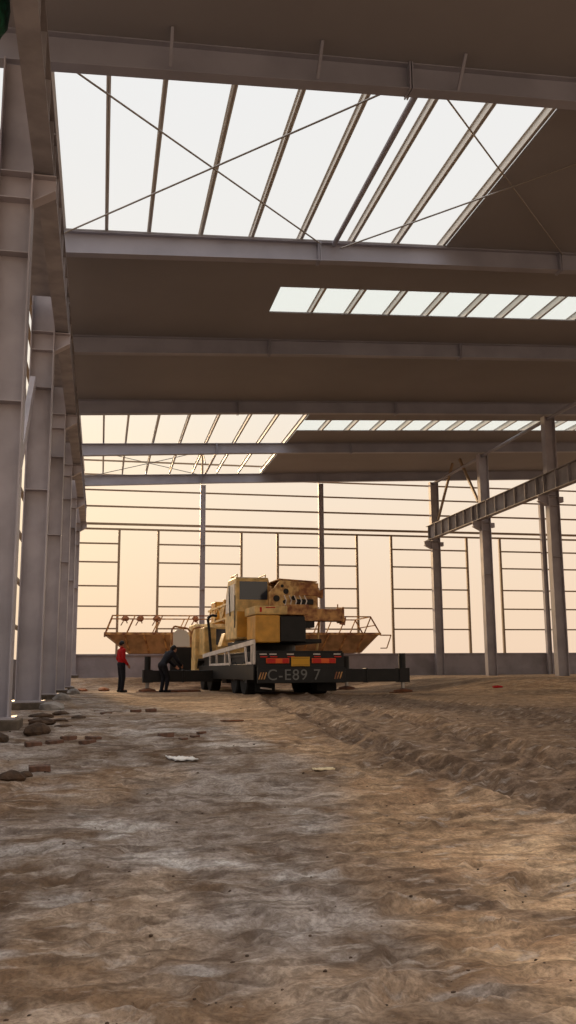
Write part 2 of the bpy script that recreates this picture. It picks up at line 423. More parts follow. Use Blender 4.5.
for i, (Y, lab) in enumerate([(-6, 'roof rafter behind the viewpoint'), (0, 'roof rafter straight above the viewpoint'), (6, 'roof rafter between the viewpoint and the near open bay'),
        (12, 'dark roof rafter along the near edge of the big open roof bay'),
        (18, 'pale roof rafter along the far edge of the big open roof bay'),
        (24, 'roof rafter under the closed dark roof, between the rooflight strip and the far open bay'),
        (30, 'roof rafter along the near edge of the far open roof bay'),
        (36, 'pale roof rafter crossing the middle of the far open roof bay'),
        (42, 'roof rafter on top of the far end wall framing')]):
    rafter(Y, lab)

# ------------------------------------------------------------------ columns
def hcol(parent_lab, x, Y, z0, z1, d, b, name='steel_column', cat='column', group=None, corbel=0, pedestal=False, mt='column', cz=6.86):
    r = empty(name, (x, Y, z0)); tag(r, parent_lab, cat, group)
    h = z1-z0
    s = MB().box(-d/2, -d/2+.02, -b/2, b/2, 0, h).box(d/2-.02, d/2, -b/2, b/2, 0, h).box(-d/2+.02, d/2-.02, -.008, .008, 0, h)
    for zz in (.45*h, .68*h): s.box(-d/2+.02, d/2-.02, -b/2+.01, b/2-.01, zz, zz+.015)
    s.build('shaft', mt, r)
    MB().box(-d/2-.08, d/2+.08, -b/2-.08, b/2+.08, 0, .03).build('base_plate', mt, r)
    if pedestal:
        MB().box(-d/2-.12, d/2+.14, -b/2-.14, b/2+.14, -.35, 0).build('concrete_pedestal', 'dirtyconcrete', r, bevel=.02)
    if corbel:
        sg = corbel; e = sg*(d/2)
        l = .3 if sg > 0 else .36
        zc = cz-z0
        cb = MB().box(*sorted((e, e+sg*l)), -.12, .12, zc-.02, zc)
        cb.prism([(e, zc-.02), (e+sg*l, zc-.02), (e+sg*l, zc-.2), (e, zc-.38)], -.01, .01, 'y')
        cb.prism([(e, zc-.38), (e+sg*l, zc-.2), (e+sg*l, zc-.22), (e, zc-.4)], -.11, .11, 'y')
        cb.build('corbel', mt, r)
        MB().box(-d/2+.03, d/2-.03, -b/2+.01, b/2-.01, cz-z0-.4, cz-z0-.385).build('stiffener_plate', mt, r)
        MB().box(-d/2+.03, d/2-.03, -b/2+.01, b/2-.01, cz-z0-.015, cz-z0).build('stiffener_plate', mt, r)
    return r
near_far = {6: 'steel column of the left row, nearest to the viewpoint, outside the frame edge', 12: 'wide pale column filling the left edge of the photo',
            18: 'second pale column of the left row, just right of the one at the frame edge', 24: 'third column of the left row, counting away from the camera',
            30: 'fourth column of the left row, counting away from the camera', 36: 'fifth column of the left row, last but one before the far wall', 42: 'last column of the left row, standing at the far wall corner'}
for Y in (0, 6, 12, 18, 24, 30, 36, 42):
    hcol(near_far.get(Y, 'steel column of the left row beside the viewpoint'), -1.32, Y, float(gbase(-1.46, Y))+.12, rz(-1.3)-.02, .46, .36, group='columns of the left row', corbel=1, pedestal=True, cz=7.42)
rl = {30: 'thick steel column carrying the crane girder, nearest and rightmost at the right edge', 36: 'thick steel column carrying the middle of the crane girder, between the other two', 24: 'inner steel column right of the frame', 42: 'steel column at the far wall where the crane girder ends'}
for Y in (12, 18, 24, 30, 36, 42):
    r = hcol(rl.get(Y, 'inner steel column outside the frame'), 16.1, Y, float(gbase(16.1, Y))-.05, rz(16.1)-.02, .42, .3, group='columns of the inner row', corbel=-1, cz=6.95)
    MB().box(.21, .4, -.1, .1, 6.95-float(gbase(16.1, Y))-.2, 6.95-float(gbase(16.1, Y))-.0).build('outer_corbel', 'column', r)
for x, lab in ((4.54, 'slender end wall column rising behind the left side of the crane truck'), (10.28, 'slender end wall column rising behind the right side of the crane truck'), (21.9, 'slender end wall column between the two thick right columns')):
    r = hcol(lab, x, 42, .35, rz(x)-.02, .24, .2, 'wind_column', 'column', 'slender end wall columns')
for x in (27.6, 33.4):
    hcol('end wall column outside the right frame edge', x, 42, .35, rz(x)-.02, .24, .2, 'wind_column', 'column', 'slender end wall columns')

# ------------------------------------------------------------------ crane girders
def girder(x, Y0, lab, grp, z=6.97, walk=False):
    r = empty('crane_girder', (x, Y0+3, z)); tag(r, lab, 'crane beam', grp)
    MB().box(-.008, .008, -2.98, 2.98, .02, .68).build('web', 'girder', r)
    MB().box(-.13, .13, -2.98, 2.98, 0, .02).build('bottom_flange', 'girder', r)
    MB().box(-.13, .13, -2.98, 2.98, .68, .70).build('top_flange', 'girder', r)
    for k in range(7):
        MB().box(-.12, .12, -2.7+k*.9-.012, -2.7+k*.9+.012, .02, .68).build('web_stiffener', 'girder', r)
    if walk:
        MB().box(-.66, -.17, -2.74, 2.74, .67, .68).build('walkway_plate', 'girder', r)
pos = ['above the viewpoint', 'passing over the near left column', 'beyond the near left column', 'third from the viewpoint', 'fourth from the viewpoint', 'last but one before the far wall', 'ending at the far wall']
for i, Y in enumerate((0, 6, 12, 18, 24, 30, 36)):
    girder(-.95, Y, 'length of crane girder along the left row, '+pos[i], 'crane girders of the left row', 7.44, Y != 6)
for Y, lab in ((12, 'length of crane girder outside the right edge of the photo'), (18, 'length of crane girder just outside the right frame edge'), (24, 'nearest visible length of the right crane girder, leaving the photo at the right edge'), (30, 'middle length of the right crane girder, between the two thick columns'), (36, 'far length of the right crane girder, ending at the far wall')):
    girder(15.74, Y, lab, 'crane girders of the right row')

# V braces under the roof in the last bays
for x, lab in ((16.1, 'right slanted'), (-1.3, 'left slanted')):
    zt = rz(x)+.0
    for y0, y1, w in ((41.5, 39.4, 'far'), (36.6, 38.5, 'near')):
        tag(MB().bar((x, y0, 7.95), (x, y1, zt+.35), .1, .1).build('roof_brace', 'girt'), 'slanted steel brace above the %s crane girder, %s one of the pair' % ('right' if x > 0 else 'left', w), 'brace', 'paired roof braces')
# eave struts
for Y in (12, 18, 24, 30, 36):
    lab = {24: 'roof strut from the nearest right column towards the viewpoint', 30: 'roof strut between the two thick right columns', 36: 'roof strut between the far wall and the middle right column'}.get(Y, 'roof strut outside the frame, %s bay' % ORD[(Y-12)//6])
    tag(MB().tube((16.1, Y+.02, 9.86), (16.1, Y+5.98, 9.86), .07).build('roof_strut', 'rafter'), lab, 'strut', 'roof struts along the right columns')
# diagonal bracing and girts of the left wall
for Y, lab in ((12, 'between the first two left columns'), (18, 'between the second and third left columns'), (30, 'between the fourth and fifth left columns')):
    tag(MB().bar((-1.46, Y+.25, .9), (-1.46, Y+5.75, 6.3), .1, .28, up=(0, -1, 1)).build('wall_brace', 'column'), 'wide steel channel rising away from the viewpoint '+lab, 'brace', 'channel braces of the left row')
    tag(MB().bar((-1.66, Y+.25, 6.3), (-1.66, Y+5.75, .9), .06, .1).build('wall_brace', 'girt'), 'thin steel angle falling away from the viewpoint '+lab, 'brace', 'angle braces of the left row')
for k, z in enumerate((1.6, 2.6, 3.62, 4.56, 5.67, 6.54, 7.4, 8.3, 9.0)):
    tag(MB().box(-1.86, -1.78, -8, 42.0, z, z+.07).build('side_girt', 'girt'), '%s rail up the open left side wall behind the columns' % ORD[k], 'wall rail', 'rails of the left side wall')

# ------------------------------------------------------------------ purlins
for i, x in enumerate(PX):
    for Y0, Y1, wh in ((11.9, 24.1, 'near'), (29.9, 42.1, 'far')):
        z = rz(x)+.54
        q = MB().box(x-.004, x+.004, Y0, Y1, z, z+.2).box(x-.035, x+.035, Y0, Y1, z, z+.006).box(x-.035, x+.035, Y0, Y1, z+.194, z+.2)
        if i < 9:
            lab = '%s purlin from the left in the %s open roof bay' % (ORD[i], wh)
        else:
            lab = '%s purlin from the left under the %s rooflight strip' % (ORD2[i-9], wh)
        tag(q.build('purlin', 'purlin'), lab, 'purlin', ('purlins of the %s open bay' if i < 9 else 'purlins under the %s rooflight strip') % wh)
x = 4.76
tag(MB().tube((x, 12.15, rz(x)+.45), (x, 17.9, rz(x)+.45), .055).build('roof_tie_tube', 'rafter'), 'round strut running through the near open bay beside the sixth purlin', 'strut')
for x in (4.6,):
    tag(MB().tube((x, 36.1, rz(x)+.45), (x, 41.9, rz(x)+.45), .05).build('roof_tie_tube', 'rafter'), 'round strut in the last open bay above the slender left end wall column', 'strut')
# rod bracing
def rod(a, b, lab):
    k = .42 if b[1] > a[1] else .34
    tag(MB().tube((a[0], a[1], rz(a[0])+k), (b[0], b[1], rz(b[0])+k), .017, n=6).build('bracing_rod', 'rod'), lab, 'rod', 'crossed roof rods')
rod((-1.1, 12.15), (4.45, 17.85), 'thin rod falling rightwards in the left cross of the near open bay')
rod((-1.1, 17.85), (4.45, 12.15), 'thin rod rising rightwards in the left cross of the near open bay')
rod((4.9, 12.15), (10.2, 17.85), 'thin rod falling rightwards in the right cross of the near open bay')
rod((4.9, 17.85), (10.2, 12.15), 'thin rod rising rightwards in the right cross of the near open bay')
rod((-1.1, 36.15), (4.45, 41.85), 'thin rod falling rightwards in the last open bay')
rod((-1.1, 41.85), (4.45, 36.15), 'thin rod rising rightwards in the last open bay')

# ------------------------------------------------------------------ end wall girts and posts
YG = 42.55
rows = [2.6, 3.62, 4.56, 5.67, 6.54]
segs = [(-1.9, .7, 'left of the first opening'), (2.51, 6.47, 'behind the left side of the crane truck'), (8.24, 12.21, 'right of the crane truck cab'), (13.98, 17.97, 'around the far crane girder column'), (19.77, 24.8, 'behind the rightmost columns'), (26.6, 33, 'outside the right frame edge')]
for j, (a, b, w_) in enumerate(segs):
    for i, z in enumerate(rows):
        tag(MB().box(a+.02, b-.02, YG-.05, YG+.05, z, z+.065).build('wall_girt', 'girt'), '%s short end wall rail from the bottom, %s' % (ORD[i], w_), 'wall rail', 'short rails of the end wall')
for i, (z, t) in enumerate(((7.22, .08), (7.45, .1), (8.3, .07), (9.08, .06), (9.82, .06), (10.5, .06), (11.22, .06))):
    tag(MB().box(-1.9, 33.5, YG-.05, YG+.05, z, z+t).build('wall_girt', 'girt'), '%s full length rail from the bottom across the end wall' % ORD[i], 'wall rail', 'full length rails of the end wall')
for i, x in enumerate((.7, 2.51, 6.47, 8.24, 12.21, 13.98, 17.97, 19.77, 24.8, 26.6)):
    tag(MB().box(x-.055, x+.055, YG-.06, YG+.06, 1.47, 7.22).build('wall_post', 'girt'), '%s thin post from the left framing an opening in the end wall' % ORD[i], 'post', 'thin posts of the end wall')
for i, x in enumerate((-1.4, 4.54, 10.28, 16.1, 21.9)):
    r = empty('parapet_post', (x, 42.3, rz(x)+.55)); tag(r, '%s roof edge post from the left standing above the end wall' % ORD[i], 'post', 'parapet posts')
    MB().box(-.05, .05, .08, .18, 0, 11.3-rz(x)-.55).build('upright', 'girt', r)
    MB().bar((0, .1, 1.2), (0, -1.2, .3), .05, .05).build('back_stay', 'girt', r)

# ------------------------------------------------------------------ green netting bundle
gn = MB().blob((0, 0, .3), .3, 3, .08, (.42, 1.2, 1.15)).blob((.02, -.35, .62), .2, 3, .08, (.5, 1.1, 1.1))
tag(gn.build('netting_bundle', 'green', smooth=True), 'bundle of green netting hanging beside the crane girder at the top left corner', 'netting').location = (-1.28, 9.0, 7.42)

# ------------------------------------------------------------------ crane truck (local: x right, y forward, z up)
def truck():
    T = empty('truck_crane', (5.49, 25.0, -.03), R(3.9))
    tag(T, 'yellow and black mobile crane truck with outriggers out, seen from behind', 'crane truck')
    MB().box(-.5, .5, .1, 10.8, .62, 1.0).box(-1.22, -1.05, .1, 8.4, .82, 1.2).box(1.05, 1.22, .1, 8.4, .82, 1.2).box(-1.22, 1.22, .1, .3, .7, 1.2).build('chassis', 'black', T, bevel=.02)
    MB().box(-1.25, 1.25, .05, 8.6, 1.2, 1.25).build('deck', 'black', T, bevel=.01)
    for sx in (-1, 1):
        MB().box(sx*1.3-.03, sx*1.3+.03, .15, 8.9, .45, .9).build('side_skirt', 'black', T, bevel=.01)
    # wheels
    for y in (1.75, 3.1, 7.7, 9.1):
        for sx in (-1, 1):
            x0 = sx*.98; wdt = .27 if y < 5 else .17
            pr = [(-wdt, .36), (-wdt, .47), (-wdt+.04, .5), (wdt-.04, .5), (wdt, .47), (wdt, .36), (wdt-.05, .28), (-wdt+.05, .28)]
            wh = MB().lathe(pr, (x0, y, .5)).build('wheel', 'rubber', T, smooth=False)
            e = x0+sx*wdt
            MB().lathe([(e-sx*.10, .28), (e-sx*.04, .27), (e-sx*.03, .2), (e-sx*.1, .16), (e-sx*.1, .09), (e+sx*.0, .08)], (0, y, .5)).build('rim', 'rim', wh, smooth=True)
    for y0, y1 in ((1.1, 3.75), (7.05, 9.75)):
        for sx in (-1, 1):
            MB().prism([(y0, .8), (y0+.25, 1.1), (y1-.25, 1.1), (y1, .8), (y1, .86), (y1-.25, 1.17), (y0+.25, 1.17), (y0, .86)], sx*1.25-.26*(sx > 0), sx*1.25+.26*(sx < 0), 'x').build('mudguard', 'black', T)
    # rear end
    bp = MB().box(-1.27, 1.27, -.12, .0, .36, .78).build('rear_bumper', 'black', T, bevel=.015)
    text('C-E89 7', .42, (-.24, -.126, .575), (PI/2, 0, 0), 'grey', bp, 'painted_number')
    for sx in (-1, 1):
        st = MB()
        for k in range(3):
            xx = (-1.26 if sx < 0 else .93)+.075*k
            st.prism([(xx, .47), (xx+.035, .47), (xx+.1, .66), (xx+.065, .66)], -.126, -.121, 'y')
        tag(st.build('hazard_stripes', 'rustpaint', bp), 'faded orange slanted stripes')
    MB().box(-1.25, 1.25, -.04, .04, .78, 1.2).build('rear_panel', 'black', T)
    for x0, x1 in ((-1.02, -.36), (.3, 1.0)):
        l = MB().box(x0, x1, -.09, -.045, .9, 1.04).build('tail_light', 'orange', T, bevel=.01)
        MB().box(x0+.02, x0+.26, -.1, -.088, .91, 1.03).box(x1-.2, x1-.02, -.1, -.088, .91, 1.03).build('red_lens', 'red', l)
    pl = MB().box(-.3, .24, -.07, -.05, .82, 1.08).build('number_plate', 'plate', T, bevel=.01)
    MB().box(-.27, .21, -.073, -.069, .85, .86).box(-.27, .21, -.073, -.069, 1.04, 1.05).build('plate_border', 'black', pl)
    for x0 in (-1.2, -.92, -.42, .35, .95):
        MB().box(x0, x0+.2, -.06, -.045, 1.14, 1.17).build('white_marker', 'white', T)
        MB().box(x0+.02, x0+.22, -.06, -.045, 1.07, 1.10).build('red_marker', 'red', T)
    for x0 in (-1.2, .62):
        MB().box(x0, x0+.58, .5, .52, .12, .62).build('mud_flap', 'rubber', T)
    MB().prism([(-1.05, .21), (-.72, .17), (-.72, .21), (-.9, .24), (-1.05, .25)], .485, .5, 'y').build('flap_sticker', 'white', T)
    # left rail / ladder frame in white
    rail = MB()
    def zt(y): return 1.5-.032*y
    rail.bar((-1.32, .1, zt(.1)), (-1.32, 8.0, zt(8)), .06, .13)
    for a, b in ((.1, .1), (.4, .4), (1.0, 1.25), (3.3, 3.6), (4.1, 4.1), (5.5, 5.5), (6.7, 6.7)):
        rail.bar((-1.32, a, .88), (-1.32, b, zt(b)), .05, .09)
    rail.bar((-1.32, .4, .92), (-1.32, 1.0, .92), .04, .07).bar((-1.32, 3.3, .92), (-1.32, 6.7, .92), .04, .07)
    rail.build('side_railing', 'white', T)
    # turntable + upper works
    MB().lathe([(1.25, .85), (1.32, .85), (1.32, .78), (1.5, .78), (1.5, .9), (1.55, .9)], (0, 3.4, 0), 'z', 32).build('turntable', 'black', T)
    MB().box(-1.1, 1.0, 1.2, 4.8, 1.5, 1.62).build('upper_frame', 'black', T, bevel=.02)
    MB().prism([(-1.08, 1.62), (-1.02, 1.5), (-.34, 1.5), (-.34, 2.3), (-1.08, 2.3)], .95, 2.1, 'y').build('counterweight', 'ochre', T, bevel=.04)
    MB().box(-.33, .46, 1.0, 2.2, 1.52, 2.28).build('counterweight_dark_part', 'black', T, bevel=.03)  # middle of the counterweight, darker than its left part
    cp = MB().box(-1.1, -.12, .92, 2.3, 2.31, 2.56).build('tail_cover', 'cream', T, bevel=.03)
    MB().box(-.96, -.9, .905, .92, 2.38, 2.52).box(-.78, -.5, .905, .92, 2.5, 2.53).build('warning_label', 'red', cp)
    # operator cab
    x0, x1, y0, y1, z0, z1 = -1.31, -.27, 2.5, 4.1, 1.66, 3.56
    prof = [(y0, z0), (y0, z1-.1), (y0+.1, z1), (y1-.35, z1), (y1, z1-.5), (y1+.12, z0+.6), (y1, z0)]
    cab = MB().prism(prof, x0, x1, 'x').build('operator_cab', 'cream', T, bevel=.04)
    MB().box(x0+.1, x1-.06, y0-.012, y0+.004, 2.86, z1-.14).build('rear_window', 'glass', cab)
    MB().prism([(y0+.22, 2.55), (y0+.22, z1-.2), (y1-.45, z1-.2), (y1-.12, z1-.6), (y1-.02, 2.5)], x0-.012, x0+.004, 'x').build('side_window', 'paleglass', cab)
    MB().bar((x0-.02, y0+.85, 2.4), (x0-.02, y0+1.0, z1-.2), .03, .05).build('wiper', 'black', cab)
    MB().box(x0-.03, x0-.01, y0+.12, y0+.17, 2.0, 3.0).build('door_handle_bar', 'black', cab)
    MB().path([(x0+.05, y0+.1, z1), (x0+.05, y0+.1, z1+.08), (x0+.05, y1-.5, z1+.08), (x1-.1, y1-.5, z1+.08), (x1-.1, y0+.1, z1+.08), (x1-.1, y0+.1, z1)], .018).build('roof_rail', 'cream', cab)
    MB().box(x0+.02, x1-.05, y0-.02, y0, 1.72, 2.5).build('rear_access_panel', 'ochre', cab, bevel=.01)
    # hoist machinery block behind the boom foot
    wp = [(-.42, 2.56), (1.12, 2.56), (1.12, 3.0), (1.05, 3.36), (-.08, 3.42), (-.25, 3.2), (-.42, 3.05)]
    MB().prism(wp, 1.9, 2.0, 'y').build('winch_side_plate', 'wornyellow', T, bevel=.02)
    MB().prism(wp, 3.3, 3.4, 'y').build('winch_side_plate', 'wornyellow', T, bevel=.02)
    MB().box(.5, 1.12, 1.84, 1.9, 2.95, 3.34).build('rusty_cover', 'rustpaint', T, bevel=.02)
    MB().lathe([(-.3, .34), (-.24, .34), (-.24, .22), (.34, .22), (.34, .34), (.4, .34)], (0, 2.5, 2.95)).build('winch_drum', 'rustpaint', T)
    MB().lathe([(.46, .3), (.5, .3), (.5, .2), (1.0, .2), (1.0, .3), (1.05, .3)], (0, 2.5, 2.9)).build('winch_drum', 'rustpaint', T)
    for x, z, rr in ((-.2, 2.86, .1), (.1, 3.08, .085), (.06, 2.76, .06), (.34, 2.88, .07), (-.02, 3.24, .05)):
        MB().lathe([(1.885, rr), (1.9, rr)], (x, 0, z), 'y', 16).build('winch_dark_disc', 'black', T)  # flat black discs paint the shade inside holes in the plate
    MB().bar((-.12, 2.65, 3.45), (1.1, 2.65, 3.385), 1.5, .04).build('winch_guard', 'rustpaint', T, bevel=.01)
    MB().box(.42, .95, 1.8, 1.9, 2.68, 2.84).build('hydraulic_valve_block', 'black', T, bevel=.02)
    MB().box(-.12, .55, .98, 1.9, 2.31, 2.62).build('winch_base', 'rustpaint', T, bevel=.03)
    MB().prism([(1.08, 3.12), (1.28, 3.2), (1.3, 3.16), (1.42, 3.2), (1.4, 2.92), (1.28, 2.96), (1.08, 2.9)], 2.3, 2.5, 'y').build('limit_switch_bracket', 'rustpaint', T)
    MB().box(.4, 1.62, 1.0, 1.5, 2.14, 2.5).box(1.58, 1.64, .95, 1.55, 2.1, 2.56).box(1.5, 1.54, 1.2, 1.24, 2.5, 2.66).build('auxiliary_hook_arm', 'rustpaint', T, bevel=.02)
    MB().box(.46, .75, 1.1, 1.6, 1.95, 2.2).build('arm_bracket', 'black', T)
    MB().bar((1.0, 1.7, 1.3), (1.15, 1.9, 2.2), .05, .05).build('arm_strut', 'cream', T)
    hs = MB()
    for k in range(5):
        x = -.05+.16*k
        hs.path([(x, 1.78, 2.4), (x+.05, 1.7, 2.6), (x+.12, 1.74, 2.78), (x+.08, 1.86, 2.95)], .018, 6)
    hs.build('hydraulic_hoses', 'white', T)
    # boom with telescoping sections and head
    bm_ = MB().prism([(-.2, 2.62), (.5, 2.62), (.52, 2.75), (.52, 3.2), (.45, 3.32), (-.15, 3.32), (-.22, 3.2), (-.22, 2.75)], 2.9, 9.6, 'y').build('boom', 'cream', T, bevel=.02)
    MB().prism([(-.14, 2.66), (.44, 2.66), (.46, 2.8), (.46, 3.15), (.38, 3.24), (-.08, 3.24), (-.16, 3.15), (-.16, 2.8)], 9.6, 10.6, 'y').build('inner_section', 'cream', bm_)
    MB().prism([(-.1, 2.7), (.4, 2.7), (.42, 2.82), (.42, 3.1), (.34, 3.18), (-.04, 3.18), (-.12, 3.1), (-.12, 2.82)], 10.6, 11.3, 'y').build('inner_section', 'cream', bm_)
    MB().box(-.3, .6, 9.35, 9.6, 2.55, 3.4).build('section_collar', 'ochre', bm_, bevel=.02)
    bh = MB().box(-.28, .56, 11.2, 11.3, 2.45, 3.45).box(-.28, -.22, 11.2, 12.1, 2.45, 3.45).box(.5, .56, 11.2, 12.1, 2.45, 3.45).build('boom_head', 'ochre', T, bevel=.02)
    MB().lathe([(-.2, .26), (-.15, .26), (-.12, .2), (-.08, .26), (.3, .26), (.34, .2), (.38, .26), (.46, .26)], (0, 11.8, 2.75)).build('sheave', 'rustpaint', bh)
    jb = MB()
    for z in (2.6, 3.1): jb.bar((-.62, 4.6, z), (-.55, 11.2, z-.05), .07, .07)
    for k in range(9): jb.bar((-.6, 4.8+k*.7, 2.6 if k % 2 else 3.1), (-.58, 5.5+k*.7, 3.08 if k % 2 else 2.58), .05, .05)
    jb.build('lattice_jib', 'cream', T)
    MB().tube((.15, 4.6, 1.75), (.15, 7.4, 2.6), .13).tube((.15, 7.2, 2.54), (.15, 7.9, 2.72), .09).build('boom_cylinder', 'hydr', T)
    hk = MB().prism([(-1.25, 1.5), (-1.1, 1.95), (-.8, 2.0), (-.75, 1.5)], 5.2, 5.8, 'y').build('tool_box', 'cream', T, bevel=.02)
    MB().path([(-1.0, 8.2, 1.3), (-1.08, 8.2, 2.2), (-1.14, 8.2, 2.6), (-1.0, 8.2, 2.72), (-.8, 8.2, 2.7)], .05).build('exhaust_stack', 'black', T)
    # boxes and carrier cab in front
    MB().box(-1.25, -.8, 8.3, 9.3, 1.28, 2.3).build('fuel_box', 'cream', T, bevel=.03)
    cc = MB().prism([(9.9, .55), (9.9, 2.35), (10.0, 2.5), (11.4, 2.5), (11.9, 1.6), (12.0, .55)], -1.3, 1.25, 'x').build('carrier_cab', 'cream', T, bevel=.04)
    MB().box(-1.1, 1.05, 9.888, 9.902, 1.7, 2.3).build('cab_rear_window', 'glass', cc)
    MB().path([(-1.5, 9.7, 1.2), (-1.5, 9.7, 2.05), (-1.42, 9.7, 2.3), (-1.2, 9.7, 2.36), (-1.0, 9.7, 2.36)], .035).build('cab_grab_rail', 'rustpaint', cc)
    dr = MB().box(-2.3, -1.5, 9.55, 9.6, .5, 1.6).build('cab_door', 'black', T, bevel=.02)
    tag(dr, 'open black cab door')
    MB().path([(-2.27, 9.575, 1.6), (-2.25, 9.575, 2.25), (-2.15, 9.575, 2.38), (-1.65, 9.575, 2.3), (-1.54, 9.575, 2.18), (-1.52, 9.575, 1.6)], .035).build('window_frame', 'rustpaint', dr)
    MB().prism([(-2.2, 1.62), (-2.2, 2.12), (-2.0, 2.28), (-1.7, 2.22), (-1.58, 2.0), (-1.56, 1.62)], 9.57, 9.58, 'y').build('door_window', 'paleglass', dr)
    # outriggers
    def outrigger(sx, y, lab):
        o = MB().box(*sorted((sx*1.0, sx*3.42)), y-.14, y+.14, .36, .74).box(*sorted((sx*2.3, sx*2.36)), y-.16, y+.16, .34, .76).build('outrigger', 'black', T, bevel=.015)
        tag(o, lab)
        j = MB().tube((sx*3.52, y, .42), (sx*3.52, y, 1.2), .105).box(*sorted((sx*3.36, sx*3.68)), y-.17, y+.17, .34, .76).build('jack', 'black', o)
        MB().tube((sx*3.52, y, .1), (sx*3.52, y, .45), .06).build('jack_rod', 'hydr', o)
        MB().lathe([(.065, .3), (.11, .28), (.16, .1)], (sx*3.52, y, 0), 'z', 20).build('jack_pad', 'rust', o)
    outrigger(1, 1.15, 'long right outrigger at the rear'); outrigger(-1, 6.3, 'left outrigger at the front'); outrigger(1, 6.3, 'right outrigger at the front')
    o = MB().box(-1.32, -1.0, 1.01, 1.29, .36, .74).build('outrigger', 'black', T); 
    MB().box(-.9, .9, 5.95, 6.65, .3, .8).build('outrigger_housing', 'black', T)
    return T
truck()
# timber pads below the jacks
for (x, y, lab) in ((1.6, 31.05, 'round steel mat on the ground beneath the left jack of the crane'), (8.93, 26.4, 'round steel mat under the rear right jack of the crane'), (8.57, 31.5, 'round steel mat under the front right jack of the crane')):
    tag(MB().lathe([(-.06, .42), (.02, .42), (.03, .38)], (0, 0, 0), 'z', 20).build('jack_mat', 'rust'), lab, 'jack mat', 'steel mats').location = (x, y, 0)
tag(MB().lathe([(-.06, .62), (.03, .6), (.05, .5)], (0, 0, 0), 'z', 24).build('steel_mat', 'rust'), 'large round rusty plate lying on the ground beside the bending worker', 'steel plate').location = (2.75, 31.2, gz(2.75, 31.2)+.02)

# ------------------------------------------------------------------ long work platform behind the truck
def platform():
    P = empty('work_platform', (0, 38.0, .2)); P.scale = (1.02, 1.02, 1.02); tag(P, 'long brown steel platform with sloped ends and guard rails behind the crane truck', 'work platform')
    z0, z1 = 1.2, 1.98
    def ring(b0, b1, z): return
    q = MB(); bm = q.bm
    # hopper shaped tray: wide top, narrow bottom
    top = [(.16, -.1), (11.6, -.1), (11.6, 2.3), (.16, 2.3)]; bot = [(1.15, .35), (10.9, .35), (10.9, 1.9), (1.15, 1.9)]
    A = [bm.verts.new((x, y, z1)) for x, y in top]; B = [bm.verts.new((x, y, z0)) for x, y in bot]
    for i in range(4): bm.faces.new((A[i], A[(i+1) % 4], B[(i+1) % 4], B[i]))
    bm.faces.new(A); bm.faces.new(B)
    q.build('tray', 'brown', P)
    r = MB()
    for k in range(14):
        x = .9+k*.77
        r.bar((x, -.12, z1-.02), (x+(.25 if k < 7 else -.25), .33, z0+.01), .06, .05)
    r.bar((.14, -.12, z1), (11.62, -.12, z1), .08, .1).bar((.14, -.12, z1), (.14, 2.32, z1), .08, .1).bar((11.62, -.12, z1), (11.62, 2.32, z1), .08, .1)
    r.build('tray_ribs', 'rustpaint', P)
    zr = z1+.72
    for y in (-.12, 2.3):
        g = MB().bar((.42, y, zr), (11.2, y, zr), .045, .05).bar((.14, y, z1), (.42, y, zr), .05, .05).bar((11.62, y, z1), (11.2, y, zr), .05, .05)
        for k in range(10):
            x = 1.0+k*1.1; g.bar((x, y, z1), (x+.32, y, zr), .045, .045)
        g.build('guard_rail', 'rustpaint', P)
    g = MB()
    for x, x2 in ((.42, .14), (11.2, 11.62)):
        g.bar((x, -.12, zr), (x, 2.3, zr), .045, .05).bar(((x+x2)/2, -.12, (zr+z1)/2), ((x+x2)/2, 2.3, (zr+z1)/2), .04, .04)
    g.box(11.62, 12.1, -.12, -.08, z1-.08, z1-.03).bar((12.1, -.1, z1-.05), (11.9, -.1, z1-.6), .04, .04).bar((11.62, -.1, z1-.6), (11.9, -.1, z1-.6), .04, .04)
    g.build('end_rail', 'rustpaint', P)
    s = MB()
    for x in (4.6, 8.3):
        s.box(x-.12, x+.12, .3, 1.9, .98, 1.2)
        for y in (.45, 1.75): s.box(x-.08, x+.08, y-.08, y+.08, -.3, 1.0)
    s.build('trestle', 'brown', P)
platform()
for x, lab in ((.93, 'first'), (1.52, 'second'), (2.18, 'third'), (3.75, 'fourth')):
    q = MB().blob((0, 0, -.06), .15, 2, .25, (1, .4, .8)).bar((0, 0, -.02), (-.18, 0, -.34), .1, .04).bar((0, 0, 0), (.08, 0, -.25), .08, .04)
    tag(q.build('rag', 'tanbag'), '%s rag from the left hanging on the guard rail of the long platform' % lab, 'rag', 'rags on the guard rail').location = (x*1.02, 37.8, 2.88)
q = MB().prism([(-.14, -.16), (.1, -.2), (.16, .12), (-.1, .16)], -.03, .03, 'y')
tag(q.build('rag', 'tanbag'), 'rag hanging on the right end of the guard rail, right of the crane upper works', 'rag', 'rags on the guard rail').location = (10.15, 37.81, 2.78)

